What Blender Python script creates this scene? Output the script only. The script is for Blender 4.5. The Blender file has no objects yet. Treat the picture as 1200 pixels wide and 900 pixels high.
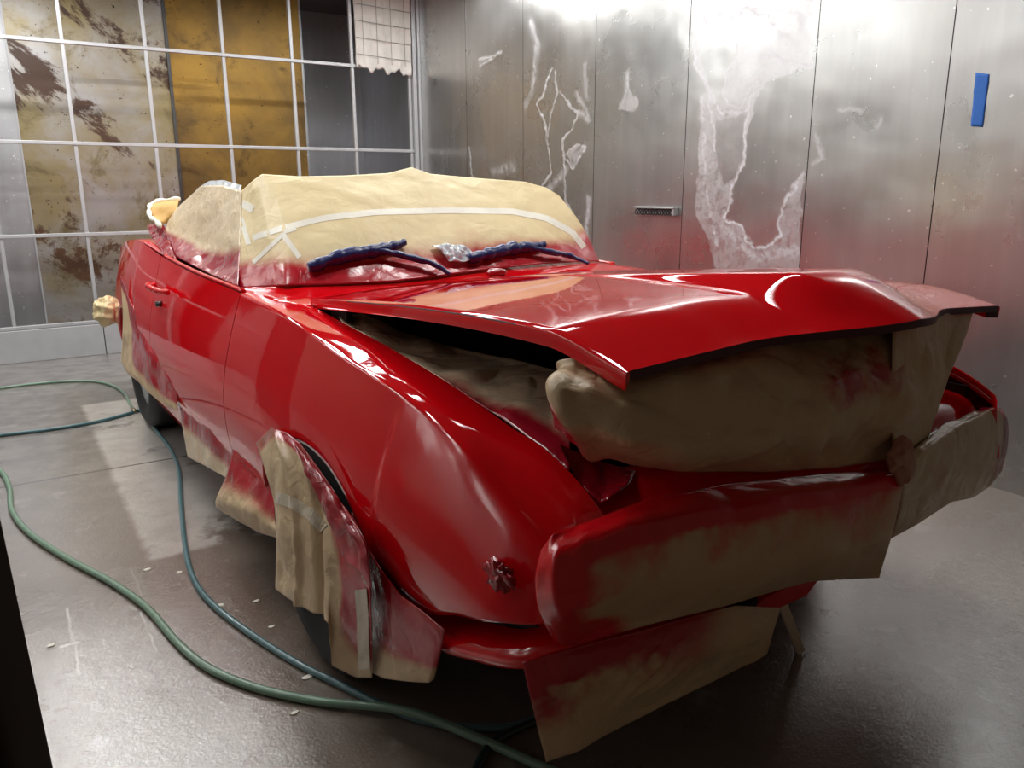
import bpy, bmesh, math, random
import numpy as np
from mathutils import Vector, Matrix, noise

# ------------------------------------------------------------------ camera, world, exposure
scn = bpy.context.scene
C = scn.collection
FPX, PITCH, ROLL, H, PHI = 926.39, .240873, -.005088, 1.2557, .572127
def _rz(a): c, s = math.cos(a), math.sin(a); return np.array([[c, -s, 0], [s, c, 0], [0, 0, 1.]])
RW = _rz(-PHI)
_r = np.array([1, 0, 0.]); _f = np.array([0, math.cos(PITCH), -math.sin(PITCH)]); _u = np.array([0, math.sin(PITCH), math.cos(PITCH)])
_r, _u = math.cos(ROLL)*_r + math.sin(ROLL)*_u, math.cos(ROLL)*_u - math.sin(ROLL)*_r
R_, U_, F_ = RW@_r, RW@_u, RW@_f
CAM = np.array([0, 0, H])
cd = bpy.data.cameras.new('camera'); cam = bpy.data.objects.new('camera', cd); C.objects.link(cam)
cd.sensor_width = 36; cd.lens = FPX/1200*36; cd.clip_start = .02
m = Matrix.Identity(4)
for i in range(3):
    m[i][0] = R_[i]; m[i][1] = U_[i]; m[i][2] = -F_[i]; m[i][3] = CAM[i]
cam.matrix_world = m
scn.camera = cam
scn.view_settings.view_transform = 'Standard'; scn.view_settings.look = 'None'
scn.view_settings.gamma = 1; scn.view_settings.use_curve_mapping = False
scn.view_settings.exposure = 0.0
w = bpy.data.worlds.new('world'); scn.world = w; w.use_nodes = True
w.node_tree.nodes['Background'].inputs[0].default_value = (1, .76, .56, 1)
w.node_tree.nodes['Background'].inputs[1].default_value = .06
# booth dimensions (world X across the booth, Y along it away from the camera)
XR, XL, YB, YF, ZC = 3.47, -.85, 6.95, -.25, 3.0
LIGHTS = [  # x, y, power, length (across the booth)
    (2.72, 5.7, 26, 1.2), (2.5, 4.1, 18, 1.2), (2.2, 2.2, 23, 1.2),
    (.1, 6.1, 36, 1.2), (.0, 4.5, 24, 1.2), (.0, 2.8, 18, 1.2),
    (1.4, 5.0, 22, 1.2)]

# car frame: x forward, y to the car's left, z up, origin on the floor under the front axle
CAR0 = np.array([1.50466, 1.88712, 0]); CYAW = math.radians(-88.2892)
cf = np.array([math.cos(CYAW), math.sin(CYAW), 0]); cl = np.array([-math.sin(CYAW), math.cos(CYAW), 0])
def at(px, py, ax, v):
    'point of the car frame seen at a pixel, on the plane where car coordinate ax equals v'
    d = F_ + R_*(px-600)/FPX - U_*(py-450)/FPX; o = CAM-CAR0
    dc = np.array([d@cf, d@cl, d[2]]); oc = np.array([o@cf, o@cl, o[2]])
    return oc + (v-oc[ax])/dc[ax]*dc
def wat(px, py, ax, v):
    d = F_ + R_*(px-600)/FPX - U_*(py-450)/FPX
    return CAM + (v-CAM[ax])/d[ax]*d
def to_world(P):
    P = np.asarray(P, float); return CAR0 + P[..., :1]*cf + P[..., 1:2]*cl + P[..., 2:]*np.array([0, 0, 1.])

# ------------------------------------------------------------------ node helpers
def newmat(name):
    m = bpy.data.materials.new(name); m.use_nodes = True
    nt = m.node_tree; nt.nodes.clear()
    out = nt.nodes.new('ShaderNodeOutputMaterial'); b = nt.nodes.new('ShaderNodeBsdfPrincipled')
    nt.links.new(b.outputs[0], out.inputs[0])
    return m, nt, b
def N(nt, t, **k):
    n = nt.nodes.new(t)
    for a, v in k.items():
        if a.startswith('i_'):
            key = a[2:]; key = int(key) if key.isdigit() else key.replace('_', ' ')
            if isinstance(v, bpy.types.NodeSocket): nt.links.new(v, n.inputs[key])
            else: n.inputs[key].default_value = v
        else: setattr(n, a, v)
    return n
def col(c): return (*c, 1)
def mixc(nt, f, a, b, mode='MIX'):
    n = nt.nodes.new('ShaderNodeMix'); n.data_type = 'RGBA'; n.blend_type = mode
    for k, v in ((0, f), (6, a), (7, b)):
        if isinstance(v, bpy.types.NodeSocket): nt.links.new(v, n.inputs[k])
        elif k == 0: n.inputs[0].default_value = v
        else: n.inputs[k].default_value = col(v)
    return n.outputs[2]
def math_(nt, op, a, b=0, clamp=False):
    n = nt.nodes.new('ShaderNodeMath'); n.operation = op; n.use_clamp = clamp
    for k, v in ((0, a), (1, b)):
        if isinstance(v, bpy.types.NodeSocket): nt.links.new(v, n.inputs[k])
        else: n.inputs[k].default_value = v
    return n.outputs[0]
def ramp(nt, x, a, b, lo=0., hi=1.):
    n = nt.nodes.new('ShaderNodeMapRange'); n.interpolation_type = 'SMOOTHSTEP'
    nt.links.new(x, n.inputs[0])
    for k, v in ((1, a), (2, b), (3, lo), (4, hi)): n.inputs[k].default_value = v
    return n.outputs[0]
def coords(nt, scale=(1, 1, 1), kind='Object'):
    t = nt.nodes.new('ShaderNodeTexCoord'); mp = nt.nodes.new('ShaderNodeMapping')
    nt.links.new(t.outputs[kind], mp.inputs[0]); mp.inputs[3].default_value = scale
    return mp.outputs[0]
def nz(nt, vec, s, d=4, r=.55, dist=0., out=0):
    n = N(nt, 'ShaderNodeTexNoise', i_Vector=vec, i_Scale=s, i_Detail=d, i_Roughness=r, i_Distortion=dist)
    return n.outputs[out]
def bump(nt, b, h, strength, dist=.01):
    n = N(nt, 'ShaderNodeBump', i_Strength=strength, i_Distance=dist, i_Height=h)
    nt.links.new(n.outputs[0], b.inputs['Normal'])
def attr(nt, name):
    n = nt.nodes.new('ShaderNodeAttribute'); n.attribute_name = name; return n
def simple(name, c, rough=.5, metal=0., coat=0., bumps=None, spec=None):
    m, nt, b = newmat(name)
    v = coords(nt)
    f = nz(nt, v, 9, 4)
    nt.links.new(mixc(nt, f, tuple(x*.85 for x in c), tuple(min(1, x*1.12) for x in c)), b.inputs['Base Color'])
    b.inputs['Roughness'].default_value = rough; b.inputs['Metallic'].default_value = metal
    b.inputs['Coat Weight'].default_value = coat; b.inputs['Coat Roughness'].default_value = .05
    if bumps: bump(nt, b, nz(nt, v, bumps[0], 5), bumps[1], .004)
    return m

# ------------------------------------------------------------------ materials
def mat_red():
    m, nt, b = newmat('fresh_red_paint')
    v = coords(nt)
    b.inputs['Base Color'].default_value = (.74, .003, .008, 1)
    b.inputs['Roughness'].default_value = .6; b.inputs['Specular IOR Level'].default_value = .0
    b.inputs['Coat Weight'].default_value = 1; b.inputs['Coat Roughness'].default_value = .025
    b.inputs['Coat IOR'].default_value = 1.68
    n = N(nt, 'ShaderNodeBump', i_Strength=.02, i_Distance=.004, i_Height=nz(nt, v, 55, 2))
    nt.links.new(n.outputs[0], b.inputs['Coat Normal'])
    return m
def mat_paper(name='masking_paper_kraft', base=(.66, .50, .30), gloss=.42, red=(.45, .008, .02), crumple=.55):
    m, nt, b = newmat(name)
    v = coords(nt)
    sp = attr(nt, 'spray').outputs['Fac']
    f = nz(nt, v, 5, 5, .6)
    f2 = math_(nt, 'ADD', sp, math_(nt, 'MULTIPLY', math_(nt, 'SUBTRACT', f, .5), 1.1))
    k = ramp(nt, f2, .15, .95)
    pc = mixc(nt, nz(nt, v, 3, 3), tuple(x*.9 for x in base), tuple(min(1, x*1.08) for x in base))
    c = mixc(nt, k, pc, red)
    nt.links.new(c, b.inputs['Base Color'])
    nt.links.new(ramp(nt, k, 0, 1, gloss, .22), b.inputs['Roughness'])
    nt.links.new(ramp(nt, k, .4, 1, 0, .45), b.inputs['Coat Weight'])
    b.inputs['Coat Roughness'].default_value = .18
    vo = N(nt, 'ShaderNodeTexVoronoi', i_Vector=v, i_Scale=9, feature='SMOOTH_F1', i_Smoothness=.3)
    rg = N(nt, 'ShaderNodeTexNoise', noise_type='RIDGED_MULTIFRACTAL', i_Vector=v, i_Scale=3.2, i_Detail=2., i_Roughness=.45, i_Distortion=.6)
    h = math_(nt, 'ADD', math_(nt, 'ADD', math_(nt, 'MULTIPLY', vo.outputs[0], .8), nz(nt, v, 14, 3, .5, 1.2)), math_(nt, 'MULTIPLY', rg.outputs[0], 1.4))
    bump(nt, b, h, crumple, .014)
    return m
def mat_panel(name, base, stain=True, rough=.34, tint=None):
    'galvanised booth sheet: metallic, brushed, with white mineral stain from an attribute plus soft cloudy wear'
    m, nt, b = newmat(name)
    v = coords(nt); vs = coords(nt, (6, 6, .7))
    big = nz(nt, v, 1.1, 5, .6); streak = nz(nt, vs, 2.2, 5, .6)
    c = mixc(nt, ramp(nt, streak, .35, .7), tuple(x*.95 for x in base), tuple(min(1, x*1.05) for x in base))
    c = mixc(nt, ramp(nt, big, .3, .7), c, mixc(nt, .3, c, (.62, .60, .58)))
    spk = nz(nt, v, 42, 2, .4)
    c = mixc(nt, ramp(nt, spk, .72, .76), c, (.85, .86, .86))
    st = attr(nt, 'stain').outputs['Fac']
    sn = nz(nt, v, 26, 5, .65, .8)
    k = math_(nt, 'MULTIPLY', st, ramp(nt, sn, .2, .62), True)
    c = mixc(nt, k, c, (.80, .82, .87))
    # thin red overspray and the car's red reflection, both painted low on the sheets
    sep = N(nt, 'ShaderNodeSeparateXYZ', i_0=coords(nt)); z = sep.outputs[2]
    low_pink = math_(nt, 'MULTIPLY', ramp(nt, math_(nt, 'ADD', z, math_(nt, 'MULTIPLY', big, .5)), .75, 1.35, .05, 0), ramp(nt, nz(nt, v, 3, 4), .2, .8, .5, 1))
    c = mixc(nt, low_pink, c, (.50, .22, .22))
    nt.links.new(c, b.inputs['Base Color'])
    nt.links.new(ramp(nt, k, 0, 1, .88, .15), b.inputs['Metallic'])
    r = math_(nt, 'ADD', ramp(nt, big, .3, .7, rough-.06, rough+.08), math_(nt, 'MULTIPLY', k, .3))
    nt.links.new(r, b.inputs['Roughness'])
    bump(nt, b, math_(nt, 'ADD', nz(nt, v, 2.2, 2), math_(nt, 'MULTIPLY', streak, .02)), .25, .04)
    return m
def mat_rust(name, lo, hi, rust, sc, thr, seed):
    m, nt, b = newmat(name)
    v = coords(nt, (1, 1, 1)); mp = N(nt, 'ShaderNodeMapping', i_0=v); mp.inputs[1].default_value = (seed, seed*2, seed*.7); mp.inputs[2].default_value = (0, -.85, 0)
    m2 = N(nt, 'ShaderNodeMapping', i_0=mp.outputs[0]); m2.inputs[3].default_value = (.75, 1, 1.5); v2 = m2.outputs[0]
    a = nz(nt, v2, sc, 8, .72, .35); f = nz(nt, v, 1.3, 5, .6, .4)
    c = mixc(nt, ramp(nt, f, .35, .66), lo, hi)
    c = mixc(nt, ramp(nt, nz(nt, v, 2.4, 6, .7, .5), .52, .66), c, tuple(x*.62 for x in hi))
    k = ramp(nt, a, thr, thr+.05)
    c = mixc(nt, k, c, rust)
    k2 = ramp(nt, nz(nt, v, 30, 3, .6), .68, .72)
    c = mixc(nt, k2, c, tuple(x*.5 for x in rust))
    nt.links.new(c, b.inputs['Base Color'])
    nt.links.new(ramp(nt, k, 0, 1, .7, .0), b.inputs['Metallic'])
    b.inputs['Roughness'].default_value = .42
    bump(nt, b, a, .2, .02)
    return m
def mat_floor():
    m, nt, b = newmat('wet_booth_concrete')
    v = coords(nt)
    sep = N(nt, 'ShaderNodeSeparateXYZ', i_0=v); X, Y = sep.outputs[0], sep.outputs[1]
    n1 = nz(nt, v, 1.6, 6, .6); n2 = nz(nt, v, 7, 5, .6); n3 = nz(nt, v, 60, 3, .6)
    wob = math_(nt, 'MULTIPLY', math_(nt, 'SUBTRACT', n2, .5), .03)
    def box(x0, x1, y0, y1, e=.02):
        xx = math_(nt, 'ADD', X, wob); yy = math_(nt, 'ADD', Y, wob)
        k = math_(nt, 'MULTIPLY', ramp(nt, xx, x0-e, x0+e), ramp(nt, xx, x1-e, x1+e, 1, 0))
        return math_(nt, 'MULTIPLY', k, math_(nt, 'MULTIPLY', ramp(nt, yy, y0-e, y0+e), ramp(nt, yy, y1-e, y1+e, 1, 0)))
    dark = mixc(nt, ramp(nt, n1, .3, .7), (.165, .125, .098), (.235, .185, .150))
    c = mixc(nt, ramp(nt, Y, 2.6, 4.6), dark, mixc(nt, ramp(nt, n2, .35, .65), (.16, .143, .13), (.245, .225, .205)))
    pale = mixc(nt, ramp(nt, n2, .3, .7), (.44, .41, .375), (.56, .525, .485))
    pm = math_(nt, 'MULTIPLY', box(.31, 1.6, 2.83, 5.3), ramp(nt, nz(nt, v, 2.6, 5, .6, .3), .33, .42))
    c = mixc(nt, math_(nt, 'MULTIPLY', pm, 1.), c, pale)
    c = mixc(nt, ramp(nt, nz(nt, v, 4.2, 7, .7, .3), .58, .68, 0, .45), c, (.42, .40, .38))
    c = mixc(nt, ramp(nt, n3, .72, .76), c, (.6, .58, .55))
    # right-hand lane mixed paler
    c = mixc(nt, ramp(nt, X, 1.9, 2.3, 0, .5), c, (.34, .32, .285))
    for x0, x1, y0, y1 in ((.034, .041, 2.2, 2.62), (.0, .05, 2.375, 2.39), (.222, .227, 2.2, 2.47), (.243, .246, 2.58, 2.8)):
        c = mixc(nt, math_(nt, 'MULTIPLY', box(x0, x1, y0, y1, .004), .75), c, (.66, .62, .58))
    j = math_(nt, 'ABSOLUTE', math_(nt, 'SUBTRACT', Y, 3.95)); jk = ramp(nt, j, .006, .011, .85, 0)
    c = mixc(nt, jk, c, (.05, .045, .04))
    nt.links.new(c, b.inputs['Base Color'])
    wet = ramp(nt, Y, 2.4, 4.8)
    wr = math_(nt, 'ADD', math_(nt, 'MULTIPLY', wet, .26), ramp(nt, n1, .3, .75, .22, .36))
    nt.links.new(wr, b.inputs['Roughness'])
    b.inputs['Specular IOR Level'].default_value = .3
    b.inputs['Coat Weight'].default_value = 1; b.inputs['Coat Roughness'].default_value = .10; b.inputs['Coat IOR'].default_value = 1.9
    h = math_(nt, 'ADD', math_(nt, 'MULTIPLY', nz(nt, v, 120, 4, .7), .6), math_(nt, 'MULTIPLY', nz(nt, v, 25, 3), .7))
    bump(nt, b, h, .42, .006)
    n = N(nt, 'ShaderNodeBump', i_Strength=.22, i_Distance=.006, i_Height=h); nt.links.new(n.outputs[0], b.inputs['Coat Normal'])
    return m

M = {}
M['red'] = mat_red()
M['maroon'] = simple('shaded_hood_edge', (.06, .008, .014), .45)  # dark maroon: shade on the hood's front lip, put into the colour
M['paper'] = mat_paper()
M['paper_nose'] = mat_paper('masking_paper_nose', (.64, .46, .27), crumple=.22, red=(.66, .004, .010))
M['paper_pale'] = mat_paper('masking_paper_cream', (.80, .66, .38), .5, crumple=.3)
M['paper_film'] = mat_paper('oversprayed_film', (.74, .60, .40), .26, red=(.36, .006, .02), crumple=.5)
M['red_film'] = mat_paper('red_wrinkled_film', (.55, .10, .12), .12, red=(.35, .005, .015), crumple=.45)
M['tape'] = simple('cream_masking_tape', (.90, .87, .76), .55, bumps=(60, .2))
M['tape_edge'] = simple('grey_translucent_tape', (.62, .55, .42), .3, bumps=(40, .3))
M['blue'] = simple('blue_painters_film', (.012, .02, .13), .35, coat=.4, bumps=(60, .9))
M['blue_tape'] = simple('blue_painters_tape', (.03, .17, .62), .6, bumps=(40, .2))
M['film'] = simple('bluish_clear_film', (.62, .68, .74), .15, coat=.6, bumps=(18, 1.))
M['ochre'] = simple('ochre_top_fabric', (.62, .36, .10), .7, bumps=(30, .4))
M['black'] = simple('black_recess', (.006, .006, .007), .6)
M['dark_film'] = simple('black_plastic_sheet', (.012, .012, .014), .3, bumps=(14, .8))
M['rubber'] = simple('tyre_rubber', (.014, .014, .015), .65, bumps=(60, .4))
M['rim'] = simple('silver_wheel', (.55, .55, .56), .3, metal=.9)
M['frame'] = simple('painted_grey_steel', (.50, .51, .53), .42, metal=.35, bumps=(30, .25))
M['curb'] = simple('galvanised_curb', (.50, .51, .53), .5, metal=.35, bumps=(8, .3))
M['filter'] = simple('white_filter_pad', (.72, .70, .66), .95, bumps=(22, .8))
M['wire'] = simple('thin_grey_wire', (.25, .25, .25), .5, metal=.6)
M['hose_green'] = simple('green_rubber_hose', (.19, .32, .23), .35, coat=.2)
M['hose_teal'] = simple('teal_air_hose', (.08, .18, .20), .32, coat=.2)
M['hose_dark'] = simple('dark_green_hose', (.02, .045, .04), .35, coat=.2)
M['brass'] = simple('brass_fitting', (.4, .33, .2), .35, metal=.9)
M['wood'] = simple('bare_pale_wood', (.85, .72, .56), .6, bumps=(25, .3))
M['post'] = simple('dark_painted_post', (.06, .048, .04), .35, bumps=(20, .2))
M['steel_dark'] = simple('dark_steel', (.10, .10, .10), .35, metal=.8, bumps=(80, .6))
M['panel'] = mat_panel('galvanised_wall_sheet', (.52, .525, .52), rough=.28)
M['panel_back'] = mat_panel('dull_plenum_sheet', (.42, .44, .47), rough=.42)
M['stain1'] = mat_rust('stained_plenum_sheet', (.42, .41, .41), (.33, .27, .14), (.085, .038, .018), 1.25, .55, 3.1)
M['stain2'] = mat_rust('golden_plenum_sheet', (.40, .235, .05), (.20, .125, .045), (.11, .055, .022), 1.6, .64, 7.7)
M['floor'] = mat_floor()
M['ceiling'] = simple('ceiling_sheet', (.06, .06, .06), .7)
M['opener'] = simple('white_enamel', (.8, .8, .8), .5)
mm, nt, b = newmat('lit_tube'); b.inputs['Emission Color'].default_value = (.93, .98, 1, 1); b.inputs['Emission Strength'].default_value = 6; M['tube'] = mm

# ------------------------------------------------------------------ mesh helpers
def tag(o, label=None, cat=None, group=None, kind=None):
    for k, v in (('label', label), ('category', cat), ('group', group), ('kind', kind)):
        if v: o[k] = v
    return o
def link(name, verts, faces, mat, parent=None, smooth=True, attrs=None, origin=True):
    me = bpy.data.meshes.new(name)
    V = np.asarray(verts, float).reshape(-1, 3)
    off = np.zeros(3)
    if parent is None and origin:
        off = (V.min(0)+V.max(0))/2; off[2] = V[:, 2].min()
    me.from_pydata((V-off).tolist(), [], [list(f) for f in faces]); me.update()
    me.polygons.foreach_set('use_smooth', [smooth]*len(me.polygons))
    for k, a in (attrs or {}).items():
        at_ = me.attributes.new(k, 'FLOAT', 'POINT'); at_.data.foreach_set('value', np.asarray(a, float).ravel())
    me.materials.append(mat)
    o = bpy.data.objects.new(name, me); C.objects.link(o); o.location = off
    if parent is not None: o.parent = parent
    return o
def empty(name, loc, rz=0):
    o = bpy.data.objects.new(name, None); C.objects.link(o); o.location = loc; o.rotation_euler = (0, 0, rz); o.empty_display_size = .1
    return o
def gfaces(nu, nv, off=0, wrap=False):
    f = []
    for i in range(nu-1):
        for j in range(nv-1 if not wrap else nv):
            a = off+i*nv+j; b_ = off+i*nv+(j+1) % nv; f.append((a, b_, b_+nv, a+nv))
    return f
class MB:
    def __init__(s): s.v = []; s.f = []
    def add(s, v, f):
        o = len(s.v); s.v += [tuple(map(float, p)) for p in v]; s.f += [tuple(i+o for i in q) for q in f]; return s
    def box(s, x0, x1, y0, y1, z0, z1, bev=0.):
        bm = bmesh.new(); bmesh.ops.create_cube(bm, size=1)
        for v in bm.verts: v.co = Vector(((x0+x1)/2+v.co.x*(x1-x0), (y0+y1)/2+v.co.y*(y1-y0), (z0+z1)/2+v.co.z*(z1-z0)))
        if bev: bmesh.ops.bevel(bm, geom=bm.edges[:], offset=bev, segments=2, affect='EDGES', profile=.5)
        bm.verts.index_update()
        s.add([v.co[:] for v in bm.verts], [[v.index for v in f.verts] for f in bm.faces]); bm.free(); return s
    def tube(s, pts, r, n=10, caps=True):
        P = [Vector(p) for p in pts]; o = []; up = None
        for i, p in enumerate(P):
            t = (P[min(i+1, len(P)-1)]-P[max(i-1, 0)]).normalized()
            if up is None: up = t.orthogonal().normalized()
            up = (up-t*up.dot(t)).normalized(); sd = t.cross(up)
            rr = r[i] if hasattr(r, '__len__') else r
            for k in range(n):
                a = 2*math.pi*k/n; o.append(p+up*math.cos(a)*rr+sd*math.sin(a)*rr)
        f = gfaces(len(P), n, 0, True)
        if caps: f += [tuple(range(n))[::-1], tuple(range((len(P)-1)*n, len(P)*n))]
        return s.add(o, f)
    def build(s, name, mat, parent=None, smooth=False): return link(name, s.v, s.f, mat, parent, smooth)
def cr(P, n):
    'Catmull-Rom through the points, n samples evenly along the chord length'
    P = np.asarray(P, float)
    if len(P) == 1: return np.repeat(P, n, 0)
    d = np.r_[0, np.cumsum(np.maximum(np.linalg.norm(np.diff(P, axis=0), axis=1), 1e-6))]
    t = np.linspace(0, d[-1], n)
    Q = np.vstack([2*P[0]-P[1], P, 2*P[-1]-P[-2]]); D = np.r_[2*d[0]-d[1], d, 2*d[-1]-d[-2]]
    out = []
    for x in t:
        i = min(max(np.searchsorted(d, x, side='right')-1, 0), len(P)-2)
        h = d[i+1]-d[i]; s = (x-d[i])/h
        m0 = (Q[i+2]-Q[i])/(D[i+2]-D[i])*h; m1 = (Q[i+3]-Q[i+1])/(D[i+3]-D[i+1])*h
        out.append((2*s**3-3*s*s+1)*P[i]+(s**3-2*s*s+s)*m0+(-2*s**3+3*s*s)*P[i+1]+(s**3-s*s)*m1)
    return np.array(out)
def lin(P, n):
    P = np.asarray(P, float); d = np.r_[0, np.cumsum(np.linalg.norm(np.diff(P, axis=0), axis=1))]; t = np.linspace(0, d[-1], n)
    return np.stack([np.interp(t, d, P[:, k]) for k in range(3)], 1)
def normals(G):
    du = np.gradient(G, axis=0); dv = np.gradient(G, axis=1); n = np.cross(du, dv)
    return n/np.maximum(np.linalg.norm(n, axis=2, keepdims=True), 1e-9)
def crumple(p, s, seed):
    v = Vector((p[0]*s+seed, p[1]*s-seed, p[2]*s+seed*.5))
    a = 1-2*abs(noise.noise(v)); b_ = 1-2*abs(noise.noise(v*2.3+Vector((5, 1, 3)))); c = noise.noise(v*.5)
    return .75*a+.3*b_+.7*c-.5
def sheet(name, rows, mat, nu=60, nv=40, amp=.012, fs=5., seed=1., spray=None, parent=None, th=.0015, world=True, lineu=True, bulge=0., edge_keep=(1, 1, 1, 1), folds=None):
    'a sheet through rows of points (car frame) with paper folds; spray(u,v,p) gives the overspray'
    Rr = np.array([(lin if lineu else cr)(r, nu) for r in rows])     # rows x nu x 3
    G = np.array([cr(Rr[:, i], nv) if len(rows) > 2 else lin(Rr[:, i], nv) for i in range(nu)])
    nr = normals(G); A = np.zeros((nu, nv))
    for i in range(nu):
        for j in range(nv):
            u, v = i/(nu-1), j/(nv-1)
            k = 1.
            for e, dd in ((edge_keep[0], v), (edge_keep[1], 1-v), (edge_keep[2], u), (edge_keep[3], 1-u)):
                if e: k *= min(1, dd/.08+.12)
            dsp = amp*k*(.75*crumple(G[i, j], fs, seed)+.8*facets(G[i, j], fs*.8, seed)+.15)+bulge*math.sin(math.pi*u)*math.sin(math.pi*v)
            if folds: dsp += folds(u, v)
            G[i, j] = G[i, j]+nr[i, j]*dsp
            A[i, j] = spray(u, v, G[i, j]) if spray else 0
    W = to_world(G) if world else G
    o = link(name, W.reshape(-1, 3), gfaces(nu, nv), mat, parent, True, {'spray': A})
    if th:
        md = o.modifiers.new('thickness', 'SOLIDIFY'); md.thickness = th; md.offset = 0
    return o
def facets(p, s, seed, depth=.5):
    'flat facets meeting in sharp folds: distance to the nearest cell border'
    d, _ = noise.voronoi(Vector((p[0]*s+seed, p[1]*s, p[2]*s-seed)), distance_metric='DISTANCE')
    return -max(0, depth-(d[1]-d[0]))
def sm(x, a, b):
    t = min(1, max(0, (x-a)/(b-a))) if b != a else float(x > a); return t*t*(3-2*t)
def fbm(p, s, seed=0.): return noise.fractal(Vector((p[0]*s+seed, p[1]*s+seed*.3, p[2]*s-seed)), .6, 2.1, 5)

# ------------------------------------------------------------------ setting: floor, walls, ceiling
tag(MB().box(XL-.1, XR+.1, YF-3, 8.7, -.1, 0).build('floor', M['floor']), kind='structure')
fl = bpy.data.objects['floor']
# keep the floor's object coordinates equal to world coordinates
for v in fl.data.vertices: v.co = v.co + fl.location
fl.location = (0, 0, 0)

def seg_dist(P, A):
    'distance from points P (n,2) to polyline A'
    d = np.full(len(P), 9.)
    for a, b_ in zip(A[:-1], A[1:]):
        ab = b_-a; t = np.clip(((P-a)@ab)/max(ab@ab, 1e-9), 0, 1); d = np.minimum(d, np.linalg.norm(P-(a+t[:, None]*ab), axis=1))
    return d
def inside(P, A):
    r = np.zeros(len(P), bool); n = len(A)
    for i in range(n):
        a, b_ = A[i], A[(i+1) % n]
        c = (a[1] > P[:, 1]) != (b_[1] > P[:, 1])
        r ^= c & (P[:, 0] < (b_[0]-a[0])*(P[:, 1]-a[1])/((b_[1]-a[1]) or 1e-9)+a[0])
    return r
def wpoly(pts, ox, oy, s): # zoom pixels of a crop -> (Y, Z) on the right wall
    return np.array([wat(ox+x/s, oy+y/s, 0, XR)[1:] for x, y in pts])
def right_panel(y0, y1, stains, n):
    g = .0025; ny, nz_ = (170, 560) if stains else (6, 12)
    ys = np.linspace(y0+g, y1-g, ny); zs = np.linspace(0.0, ZC, nz_)
    P = np.array([(y, z) for y in ys for z in zs]); st = np.zeros(len(P))
    if stains:
        wob = np.array([[fbm((p[0], p[1], 0), 7, 2), fbm((p[0], p[1], 4), 7, 5)] for p in P])*.022
        Q = P+wob
        for kind, poly, a, wd in stains:
            if kind == 'line': st = np.maximum(st, a*np.exp(-(seg_dist(Q, poly)/wd)**2))
            elif kind == 'fill': st = np.maximum(st, a*inside(Q, poly))
            elif kind == 'clear': st = np.where(inside(Q, poly), np.minimum(st, a), st)
    rng = np.array([.004*math.sin((y-y0)/(y1-y0)*math.pi)*math.sin(z*2.1+y0*3) for y, z in P])
    V = np.stack([XR-rng*.6, P[:, 0], P[:, 1]], 1)
    o = link('wall_right', V, gfaces(ny, nz_), M['panel'], None, True, {'stain': st}, origin=False)
    tag(o, kind='structure')
    return o
T4 = lambda p: wpoly(p, 800, 0, 2.811)
T2 = lambda p: wpoly(p, 490, 0, 3.)
big_outline = [(40, 0), (42, 200), (88, 290), (95, 330), (100, 480), (120, 600), (135, 720), (190, 750), (235, 812), (320, 800), (330, 770), (315, 720), (345, 640), (400, 560), (418, 320), (425, 240), (330, 255), (260, 300), (225, 380), (205, 500), (180, 590), (150, 640), (150, 700)]
st4 = [
    ('fill', T4([(40, -60), (450, -60), (430, 225), (330, 245), (260, 290), (228, 365), (205, 500), (200, 540), (160, 620), (145, 720), (190, 745), (235, 815), (325, 805), (330, 770), (312, 720), (350, 640), (395, 560), (380, 890), (100, 890), (90, 800), (40, 700), (60, 320), (85, 300), (42, 220)]), .42, 0),
    ('clear', T4([(80, 110), (110, 100), (200, 40), (270, 50), (280, 75), (235, 75), (190, 120), (175, 190), (140, 240), (130, 330), (100, 330), (85, 270), (55, 200)]), .08, 0),
    ('clear', T4([(105, 390), (215, 385), (200, 480), (195, 540), (160, 590), (130, 610), (100, 470)]), .14, 0),
    ('line', T4([(42, -40), (40, 210), (65, 255), (92, 295), (120, 360), (180, 380), (212, 370), (240, 270), (250, 190), (300, 180), (330, 205), (425, 225)]), 1., .011),
    ('line', T4([(212, 370), (205, 490), (205, 540), (160, 610), (155, 700), (135, 722), (190, 745), (205, 790), (235, 820), (300, 805), (330, 780), (312, 720), (350, 650), (395, 575)]), 1., .009),
    ('line', T4([(75, 90), (60, 40), (180, 50), (200, 20), (280, 40), (290, 80), (340, 120)]), .9, .02),
    ('line', T4([(240, 72), (190, 110), (175, 200), (140, 240), (130, 300), (150, 350), (190, 360), (235, 260)]), .9, .009),
    ('line', T4([(92, 300), (98, 420), (104, 500)]), .9, .010), ('line', T4([(70, 320), (70, 600), (110, 800)]), .7, .018),
    ('line', T4([(130, 740), (230, 850), (370, 830)]), .7, .04), ('line', T4([(360, 130), (400, 60), (300, 20)]), .6, .06)]
st2 = [('line', T2([(395, 70), (420, 150), (400, 330), (378, 360)]), .45, .03),
    ('line', T2([(470, 240), (440, 330), (415, 370), (445, 430), (455, 520), (470, 600), (430, 660)]), .8, .008),
    ('line', T2([(480, 250), (490, 330), (465, 400), (455, 480)]), .8, .008),
    ('line', T2([(500, 330), (560, 400), (540, 450), (510, 490), (515, 600), (520, 700), (560, 790)]), .75, .009),
    ('line', T2([(560, 330), (600, 420), (560, 400)]), .5, .02), ('line', T2([(585, 230), (590, 340)]), .35, .03),
    ('line', T2([(520, 540), (560, 510), (585, 520), (545, 590), (520, 560)]), .8, .007),
    ('fill', T2([(520, 540), (560, 510), (585, 520), (545, 590)]), .4, 0),
    ('line', T2([(600, 700), (590, 880)]), .6, .03), ('line', T2([(440, 680), (520, 600)]), .5, .03)]
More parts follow.
